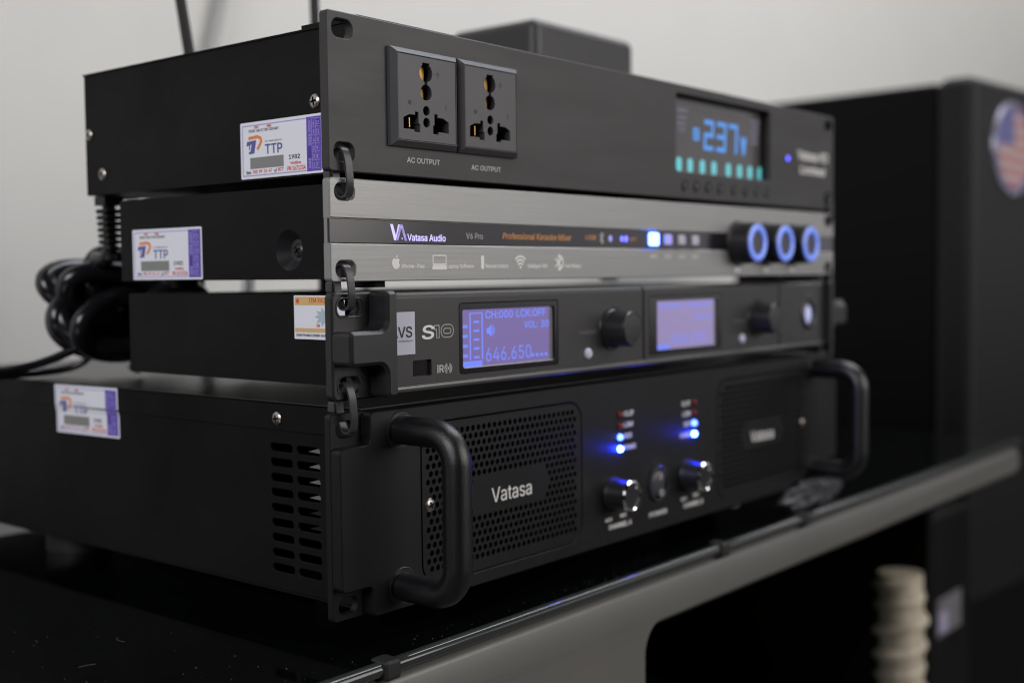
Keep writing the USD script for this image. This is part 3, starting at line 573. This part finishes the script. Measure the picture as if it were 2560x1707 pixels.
# two rod antennas on swivel elbows behind the unit
for (xa_, xt, ya_) in ((104.5, 84, 238), (207, 204, 240)):
    pth = spline([(xa_+4, 181, 118), (xa_+4, 205, 118), (xa_+3, ya_-4, 121), (xa_+2.5, ya_, 135), (xa_+1, ya_, 200)], 40)
    r_ = np.where(np.linspace(0, 1, 40) < .5, 4.6, 3.6)
    lower = tube(pth, r_, 12); upper = tube([(xa_+1, ya_, 200), (xa_, ya_, 280), (xt, ya_, 400)], [3.5, 3.4, 2.9], 12)
    a_ = obj('rod_antenna', lower, 'rubber', C); obj('antenna_tip', upper, 'rubber', a_)

# ================================================================== BOTTOM UNIT: power amplifier
D = thing('power_amplifier', 'large black power amplifier at the bottom with two perforated grilles and bar handles', 'amplifier', (241, 3, -14))
AY = -3.0
p = sbox(.5, 0, L-.5, 89)
for x in (0, L-17.2):
    p = p.difference(sbox(x-1, 75.0, x+18.2, 91)).difference(sbox(x-1, -1, x+18.2, 13.6))
p = p.buffer(-2.5, quad_segs=5).buffer(2.5, quad_segs=5).buffer(2.5, quad_segs=5).buffer(-2.5, quad_segs=5)
G1 = rr(49.6, 7.2, 170.2, 80.2, 10, 8); G2 = affinity.scale(G1, -1, 1, origin=(L/2, 0))
def perforation(g0, px0, px1, lx):
    inner = g0.buffer(-3.2); hs = []
    keep = Polygon([(px0, 52.6), (px1, 52.6), (px1+5.6, 42.8), (px1, 33.0), (px0, 33.0), (px0-5.6, 42.8)])
    row = 0; z = 13.9
    while z < 76:
        x = 51.5+(1.95 if row % 2 else 0)
        while x < 432:
            c_ = Point(x, z)
            if inner.contains(c_) and not keep.buffer(.8).contains(c_) and inner.exterior.distance(c_) > .6 and math.hypot(x-lx, z-43.2) > 3.6: hs.append((x, z))
            x += 3.9
        z += 3.62; row += 1
    return hs
H1 = perforation(G1, 87.5, 135.2, 54.2); H2 = perforation(G2, L-135.2, L-87.5, L-54.2)
p = p.difference(G1.buffer(.55)).difference(G2.buffer(.55))
PW = circ(244.2, 26.6, 8.6, 10); p = p.difference(PW)
fp = obj('faceplate', front(p, AY, 5.8, .5), 'powder2', D)
def grill(g0, hs, tx):
    q = orient(g0, 1)
    q = Polygon(q.exterior.coords, [circ(x, z, 1.38, 3).exterior.coords[::-1] for x, z in hs])
    m = obj('grille', front(q, AY+.1, 1.2), 'powder2', D, smooth=False)
    obj('grille_groove', front(g0.buffer(.9).difference(g0.buffer(-.5)), AY+2.5, 1), 'black', m)
    obj('dark_hole_sheet', front(g0.buffer(.3), AY+5, .8), 'black', m)  # black sheet added to keep the perforation holes dark
    obj('brand_lettering', on_front(txt('Vatasa', tx-15.3, 37.9, 7.0, 30.6, bold=False, t=.25), AY+.08), 'white', m, smooth=False)
    return m
grill(G1, H1, 112.8); grill(G2, H2, L-112.8)
screw(D, 'front', AY+.1, 54.4, 43.4, 3.1, .4); screw(D, 'front', AY+.1, L-54.4, 43.4, 3.1, .9)
# ear plate and open chassis with real vent slots in its left side
ep = rr(.2, .2, L-.2, 89.2, 2.2, 5)
for x in (9.0, L-9.0):
    for z in (82.2, 6.4): ep = ep.difference(slot(x, z, 10.6, 7.0))
for g_ in (G1, G2): ep = ep.difference(g_.buffer(1.5))
obj('rack_ear_plate', front(ep, 2.8, 3.2, .35), 'powder2', D)
side = sbox(-420, 1.2, -6, 88.6)
for i in range(9):
    zc = 68.0-i*7.1
    side = side.difference(rr(-68.6, zc-1.9, -53.2, zc+1.9, 1.7, 4)).difference(rr(-50.0, zc-1.9, -34.3, zc+1.9, 1.7, 4))
obj('side_panel', on_side(solid2d(side, 1.4, .25), 22), 'powder', D)
obj('top_cover', box(21.2, L-21.2, 6.2, 420.8, 88.6, 89.6), 'coverp', D)
obj('cover_lip', cat(on_side(solid2d(sbox(-420.6, 76.2, -6.4, 89.4), .8, .2), 21.2)), 'powder', D)
obj('chassis', cat(box(L-24, L-22, 6, 420, 1.2, 88.6), box(22, L-22, 6, 420, .2, 1.2), box(22, L-22, 418.6, 420, 1.2, 88.6)), 'powder', D)
obj('heat_sink', cat(*[box(60, 260, 90+i*14, 96+i*14, 4, 70) for i in range(12)]), 'powder', D)
for i in range(6): obj('vent_light_wedge', on_side(solid2d(Polygon([(-34.2, 70.2-i*7.1), (-34.2, 67.0-i*7.1), (-44, 67.4-i*7.1)]), .5), 23.9), 'powder2' if i > 3 else 'dimprint', D)  # wedges added behind the vents; the paler ones paint light leaking in
screw(D, 'side', 21.2, 62.5, 81.6, 3.2, .1)
for x, y in ((76, 74), (52, 288), (406, 74), (430, 288)):
    obj('rubber_foot', trimesh.creation.cylinder(19, 13.8, sections=36).apply_translation((x, y, -7.0)), 'rubber', D)
# handles
def handle(x):
    rad, cx = 13, []
    P = [(x, AY-.5, 79.5), (x, -18, 79.5)]+[(x, -36+rad*math.cos(a)+0 if 0 else -36+rad-rad*math.sin(a), 79.5-rad+rad*math.cos(a)) for a in np.linspace(0, math.pi/2, 12)]
    P += [(x, -36, 60), (x, -36, 45), (x, -36, 30)]+[(x, -36+rad-rad*math.cos(a), 10+rad-rad*math.sin(a)) for a in np.linspace(0, math.pi/2, 12)]+[(x, -18, 10), (x, AY-.5, 10)]
    h = obj('handle', tube(P, 6.4, 28), 'handle', D)
    for z in (79.5, 10): obj('handle_collar', lathe_front([(6.4, .35), (8.2, .35), (8.6, 0)], x, AY, z, 36), 'handle', h)
handle(36.5); handle(L-36.5)
# level lights
for x, side_ in ((205.6, 1), (283.5, -1)):
    for z, mt, tx, wd in ((70.0, 'redled', 'CLIP', 9.5), (63.9, 'redled', 'LIM', 8.5), (57.7, 'led', 'SIG', 7.5), (51.2, 'ledhot', 'POWER', 11.5)):
        obj('level_light', lathe_front([(0, 2.3), (.8, 2.15), (1.4, 1.6), (1.65, .8), (1.7, -.6), (0, -.6)], x, AY, z, 20), mt, D)
        x0_ = x+4.6 if side_ > 0 else x-3.6-wd
        obj('level_lettering', on_front(txt(tx, x0_, z-1.2, 2.6, wd, bold=True), AY-.02), 'white', D, smooth=False)
for x in (200.0, 277.2):
    k = obj('volume_knob', lathe_front([(0, 12.2), (7.0, 12.2), (7.2, 11.8), (8.1, 11.6), (8.9, 2.0), (9.6, .6), (9.6, -.5), (0, -.5)], x, AY, 27.3, 44), 'plastic', D)
    obj('knob_trim', lathe_front([(7.0, 12.25), (7.5, 13.0), (8.2, 12.9), (8.75, 11.9), (8.6, 10.9), (8.1, 11.2)], x, AY, 27.3, 44), 'chrome', k)
    obj('knob_pointer', on_front(flat(circ(x+3.6, 31.5, .7), .1), AY-12.25), 'white', k)
    obj('knob_lettering', on_front([txt('CHANNEL A' if x < 240 else 'CHANNEL B', x-5, 8.0, 2.5, 22, bold=True), txt('MIN', x-8, 12.6, 1.9, 6, bold=True), txt('MAX', x+6, 13.2, 1.9, 6, bold=True)], AY-.02), 'white', D, smooth=False)
b_ = obj('rocker_switch', front(circ(244.2, 26.6, 10.4, 12).difference(circ(244.2, 26.6, 8.4, 12)), AY-1.4, 1.5, .5), 'plastic', D)
rk = trimesh.creation.icosphere(3, 8.2); rk.apply_scale((1, .32, 1)); rk.apply_transform(trimesh.transformations.rotation_matrix(.16, (1, 0, 0))); rk.apply_translation((244.2, AY+.8, 26.6))
obj('rocker', rk, 'plastic2', b_)
obj('rocker_mark', on_front([flat(circ(245.4, 21.6, 1.9).difference(circ(245.4, 21.6, 1.2)), .1), flat(sbox(243.7, 29, 244.7, 32.5), .1)], AY-2.0), 'pearl', b_, smooth=False)
obj('switch_lettering', on_front(txt('POWER', 235.2, 8.4, 2.5, 18.4, bold=True), AY-.02), 'white', D, smooth=False)
bend4 = lambda u, v: -.75/(1+np.exp(-(14.6-v)*3.0))+.75+.35*np.exp(-((v-13.6)/1.1)**2)
sticker(D, 22.0-.02, 256.6, 61.2, 63.0, 27.0, bend=bend4, tilt=.012)

# ================================================================== CABLE TIES
TIES = {}
def strap(h, d, wd=3.7, t=.9, n=48):
    a = np.linspace(0, 2*np.pi, n, endpoint=False)
    y = d*np.sign(np.cos(a))*np.abs(np.cos(a))**.75; z = h*np.sign(np.sin(a))*np.abs(np.sin(a))**.75
    y2 = (d-t)*np.sign(np.cos(a))*np.abs(np.cos(a))**.75; z2 = (h-t)*np.sign(np.sin(a))*np.abs(np.sin(a))**.75
    V, F = [], []
    for i in range(n):
        s = .11*z[i]
        V += [(-wd/2-s, y[i], z[i]), (wd/2-s, y[i], z[i]), (wd/2-s, y2[i], z2[i]), (-wd/2-s, y2[i], z2[i])]
    for i in range(n):
        j = (i+1) % n
        for k in range(4):
            k2 = (k+1) % 4; F += [(4*i+k, 4*i+k2, 4*j+k2), (4*i+k, 4*j+k2, 4*j+k)]
    m = trimesh.Trimesh(V, F, process=False); m.fix_normals(); return m
for n_, (zc, hh, lab_) in enumerate(((190.8, 10.8, 'of the sequencer and mixer'), (142.6, 10.0, 'of the mixer and receiver'), (91.4, 11.2, 'of the receiver and amplifier'))):
    for x, sd in ((8.8, 'left'), (L-8.8, 'right')):
        t_ = thing('cable_tie', f'black nylon cable tie through the {sd} rack ears {lab_}', 'cable tie', (x, 2.2, zc-hh), group='cable ties joining the rack ears')
        if n_ not in TIES:
            tm = strap(hh, 4.7); tm.apply_translation((x, 1.6, zc)); obj('strap', tm, 'tie', t_)
            obj('ratchet_head', rbox(x-2.6, x+2.6, 6.4, 11.0, zc-2.4, zc+2.4, .7, 8), 'tie', t_)
            TIES[n_] = t_
        else:
            t_.GetReferences().AddInternalReference(TIES[n_].GetPath()); t_.SetInstanceable(True)

# ================================================================== SMALL BOX ON TOP
E_ = thing('media_box', 'small black box with rounded corners standing on the power sequencer', 'box', (362, 170, 258))
obj('housing', rbox(303, 422, 130, 208, 259.5, 319.5, 6.5, 32), 'box', E_)
for x, y in ((318, 145), (407, 145), (318, 194), (407, 194)): obj('rubber_foot', trimesh.creation.cylinder(5, 3, sections=20).apply_translation((x, y, 258.6)), 'rubber', E_)

# ================================================================== LOUDSPEAKER
PL = thing('speaker_plinth', 'low black plinth under the loudspeaker right of the stand', 'plinth', (1071, 100, -640), rotz=-5)
obj('plinth_body', rbox(10, 316, 20, 330, 0, 390, 4, 8), 'cabinet', PL)
F_ = thing('loudspeaker', 'tall black loudspeaker with perforated grille and round striped badge right of the stack', 'loudspeaker', (1071, 100, -250), rotz=-5)
obj('cabinet', rbox(4, 320, 46, 330, 0, 616, 7, 16), 'cabinet', F_)
obj('grille', rbox(0, 324, 0, 48, 3, 620, 13, 24), 'grille', F_)
bx, bz_, br = 104, 542, 55
bd = obj('badge', lathe_front([(0, 3.0), (br*.93, 3.0), (br*.95, 4.2), (br, 4.0), (br*1.02, 0), (0, 0)], bx, 0, bz_, 48), 'badge', F_)
obj('badge_field', on_front(flat(circ(bx, bz_, br*.92, 12), .4), -3.0), 'flagwhite', bd)
disc = circ(bx, bz_, br*.84, 16)
str_ = unary_union([affinity.skew(sbox(bx-60, bz_-46+i*14.5, bx+60, bz_-46+i*14.5+7.2), ys=-4, origin=(bx, bz_)) for i in range(7)]).intersection(disc).difference(sbox(bx-80, bz_+2, bx+2, bz_+90))
for q in polys(str_): obj('badge_stripe', on_front(flat(q, .3), -3.45), 'flagred', bd)
obj('badge_canton', on_front(flat(disc.intersection(sbox(bx-80, bz_+4, bx+0, bz_+90)), .3), -3.45), 'flagblue', bd)
obj('badge_border', on_front(flat(disc.buffer(4).difference(disc), .3), -3.45), 'flagblue', bd)
obj('name_plate', front(rr(197, 250, 260, 296, 3), -.2, 1.5, .4), 'flagwhite', F_)

# ================================================================== CORDS AND CABLES
W_ = thing('mains_cord', 'coiled black power cord hanging behind the left end of the stack', 'power cord', (45, 250, 89.8))
obj('plug', rbox(35, 60, 219.4, 236, 192, 214, 4, 12), 'rubber', W_)
rel = [box(35, 47, 223, 233, 188, 193)]
for i in range(7): rel.append(rbox(35.2+.25*i, 46.4-.25*i, 222.6, 233.4, 183.6-i*3.4, 186.2-i*3.4, 1.1, 8))
rel.append(tube([(40.8, 228, 193), (40.8, 228, 158)], 3.6, 12))
obj('strain_relief', rel, 'rubber', W_)
c_ = np.array([62., 258., 136.])
loops = []
def loop(cx, cy_, cz, rx, rz, tilt, ph, depth, turns=1, n=70):
    a = np.linspace(0, 2*np.pi*turns, n*turns, endpoint=False)
    x = rx*np.cos(a+ph); z = rz*np.sin(a+ph); y = depth*np.sin(a*1.0+ph*2)
    ca, sa = math.cos(tilt), math.sin(tilt)
    return np.stack([cx+x*ca-z*sa, cy_+y, cz+x*sa+z*ca], 1)
for k, (cx, cy_, cz, rx, rz, ti, dp) in enumerate(((62, 252, 128, 37, 20, .10, 10), (64, 259, 124, 36, 20, -.08, -9), (60, 262, 131, 38, 17, .2, 8), (66, 250, 121, 38, 17, .03, 12), (63, 264, 138, 40, 14, -.18, -8), (64, 246, 133, 39, 15, -.32, 9), (70, 255, 140, 33, 17, .0, 10))):
    pts = loop(cx, cy_, cz, rx, rz, ti, k*.7, dp); obj('cord_loop', tube(pts, 6.2, 12, closed=True), 'cord', W_)
obj('cord_bundle', tube(spline([(40.8, 228, 164), (40, 234, 158), (42, 244, 159), (58, 250, 152), (60, 252, 138)], 30), 4.4, 12), 'cord', W_)
obj('cord_bundle', tube(spline([(80, 256, 152), (60, 250, 160), (42, 246, 158), (40, 248, 146), (54, 252, 132), (70, 256, 126)], 50), 5.6, 14), 'cord', W_)
fc = trimesh.creation.icosphere(3, 1.0); fc.apply_scale((30, 12, 17)); fc.apply_translation((68, 258, 130)); obj('cord_core', fc, 'cord', W_)
obj('cord_tail', tube(spline([(40, 246, 112), (30, 252, 107), (10, 262, 99), (-20, 268, 97.0), (-60, 262, 95), (-110, 240, 90), (-160, 220, 60)], 60), 2.5, 12), 'cord', W_)
obj('cord_tail', tube(spline([(54, 268, 108), (48, 276, 97), (34, 284, 93.4), (10, 282, 93.2), (-20, 276, 93.2), (-80, 270, 90), (-150, 250, 40)], 60), 2.3, 12), 'cord', W_)
wc = spline([(560, 688, 1000), (510, 688, 640), (452, 688, 370), (430, 688, 300), (395, 688, 120), (390, 688, -100)], 60)
tag(obj('wall_cable', tube(wc, 6.0, 12), 'wcable'), 'pale grey cable running up the wall behind the antennas', 'cable')
for k, (x, y, lab_) in enumerate(((330, 470, 'black cable hanging behind the stack, nearer the antennas'), (520, 520, 'black cable hanging behind the stack, nearer the loudspeaker'))):
    q = spline([(x, y, 230), (x+6, y+8, 170), (x-4, y+4, 110), (x-30, y, 20), (x-60, y, -12)], 40)
    tag(obj('signal_cable', tube(q, 4.5, 10), 'cord'), lab_, 'cable', group='cables behind the stack')

tag(obj('signal_cable', tube(spline([(66, 246, 94), (64, 236, 118), (68, 231, 136), (82, 230, 142.5), (98, 231, 142), (110, 236, 134), (116, 242, 112), (118, 246, 93)], 40), 4.2, 10), 'cord'), 'short black cable arching behind the gap under the silver mixer', 'cable')
# ================================================================== UNDER AND ON THE STAND
N_ = 240; tt = np.linspace(0, 1, N_); hz = -322+tt*184
hr = np.full(N_, 20.5)
hx = 772+3*np.sin(tt*5); sides = 26
H_ = thing('corrugated_hose', 'cream corrugated hose standing inside the stand behind the right opening', 'hose', (772, 64, -322))
obj('hose_wall', tube(np.stack([hx, np.full(N_, 64.)+2*np.cos(tt*4), hz], 1), hr, sides), 'hose', H_, smooth=60)
ha = np.linspace(0, 2*math.pi*7.6, 420); hz2 = -318+(ha/ha[-1])*176
hxx = 772+3*np.sin((hz2+322)/196*5)
wob = 1+.05*np.sin(ha*2.3)+.04*np.sin(ha*.71+1)
obj('spiral_rib', tube(np.stack([hxx+20.5*wob*np.cos(ha), 64+20.5*wob*np.sin(ha), hz2+1.5*np.sin(ha*.37)], 1), 4.6*wob, 12), 'hose', H_, smooth=60)
I_ = thing('equipment_case', 'black equipment case with a small purple sticker, on the floor beside the stand', 'equipment case', (950, 120, -640))
obj('case_body', rbox(862, 1062, 96, 400, -639.5, -118, 5, 12), 'powder', I_)
ss = obj('case_sticker', front(rr(958, -254, 1030, -212, 1.5), 95.9, .3), 'badge', I_)
obj('sticker_print', front(unary_union([sbox(961, -222, 1027, -215), sbox(996, -250, 1026, -227)]), 95.5, .2), 'dimprint', ss)
obj('sticker_print', front(sbox(962, -250, 988, -228), 95.5, .2), 'lavprint', ss)
pl = trimesh.creation.icosphere(5, 1.0); v = pl.vertices.copy()
nz = meshkit.fbm(v*2.3+5, 4, 3)
ridge = np.abs(meshkit.fbm(v*3.1+11, 3, 5)-.5)*2
v *= (.55+.75*nz+.25*ridge)[:, None]; pl.vertices = v*np.array([44, 6.0, 9.5])+np.array([432, -7.5, -6.5]); pl.vertices[:, 2] = np.maximum(pl.vertices[:, 2], -13.9)
tag(obj('plastic_wrap', pl, 'wrap', smooth=35), 'crumpled clear plastic wrap lying on the glass before the amplifier', 'plastic wrap')
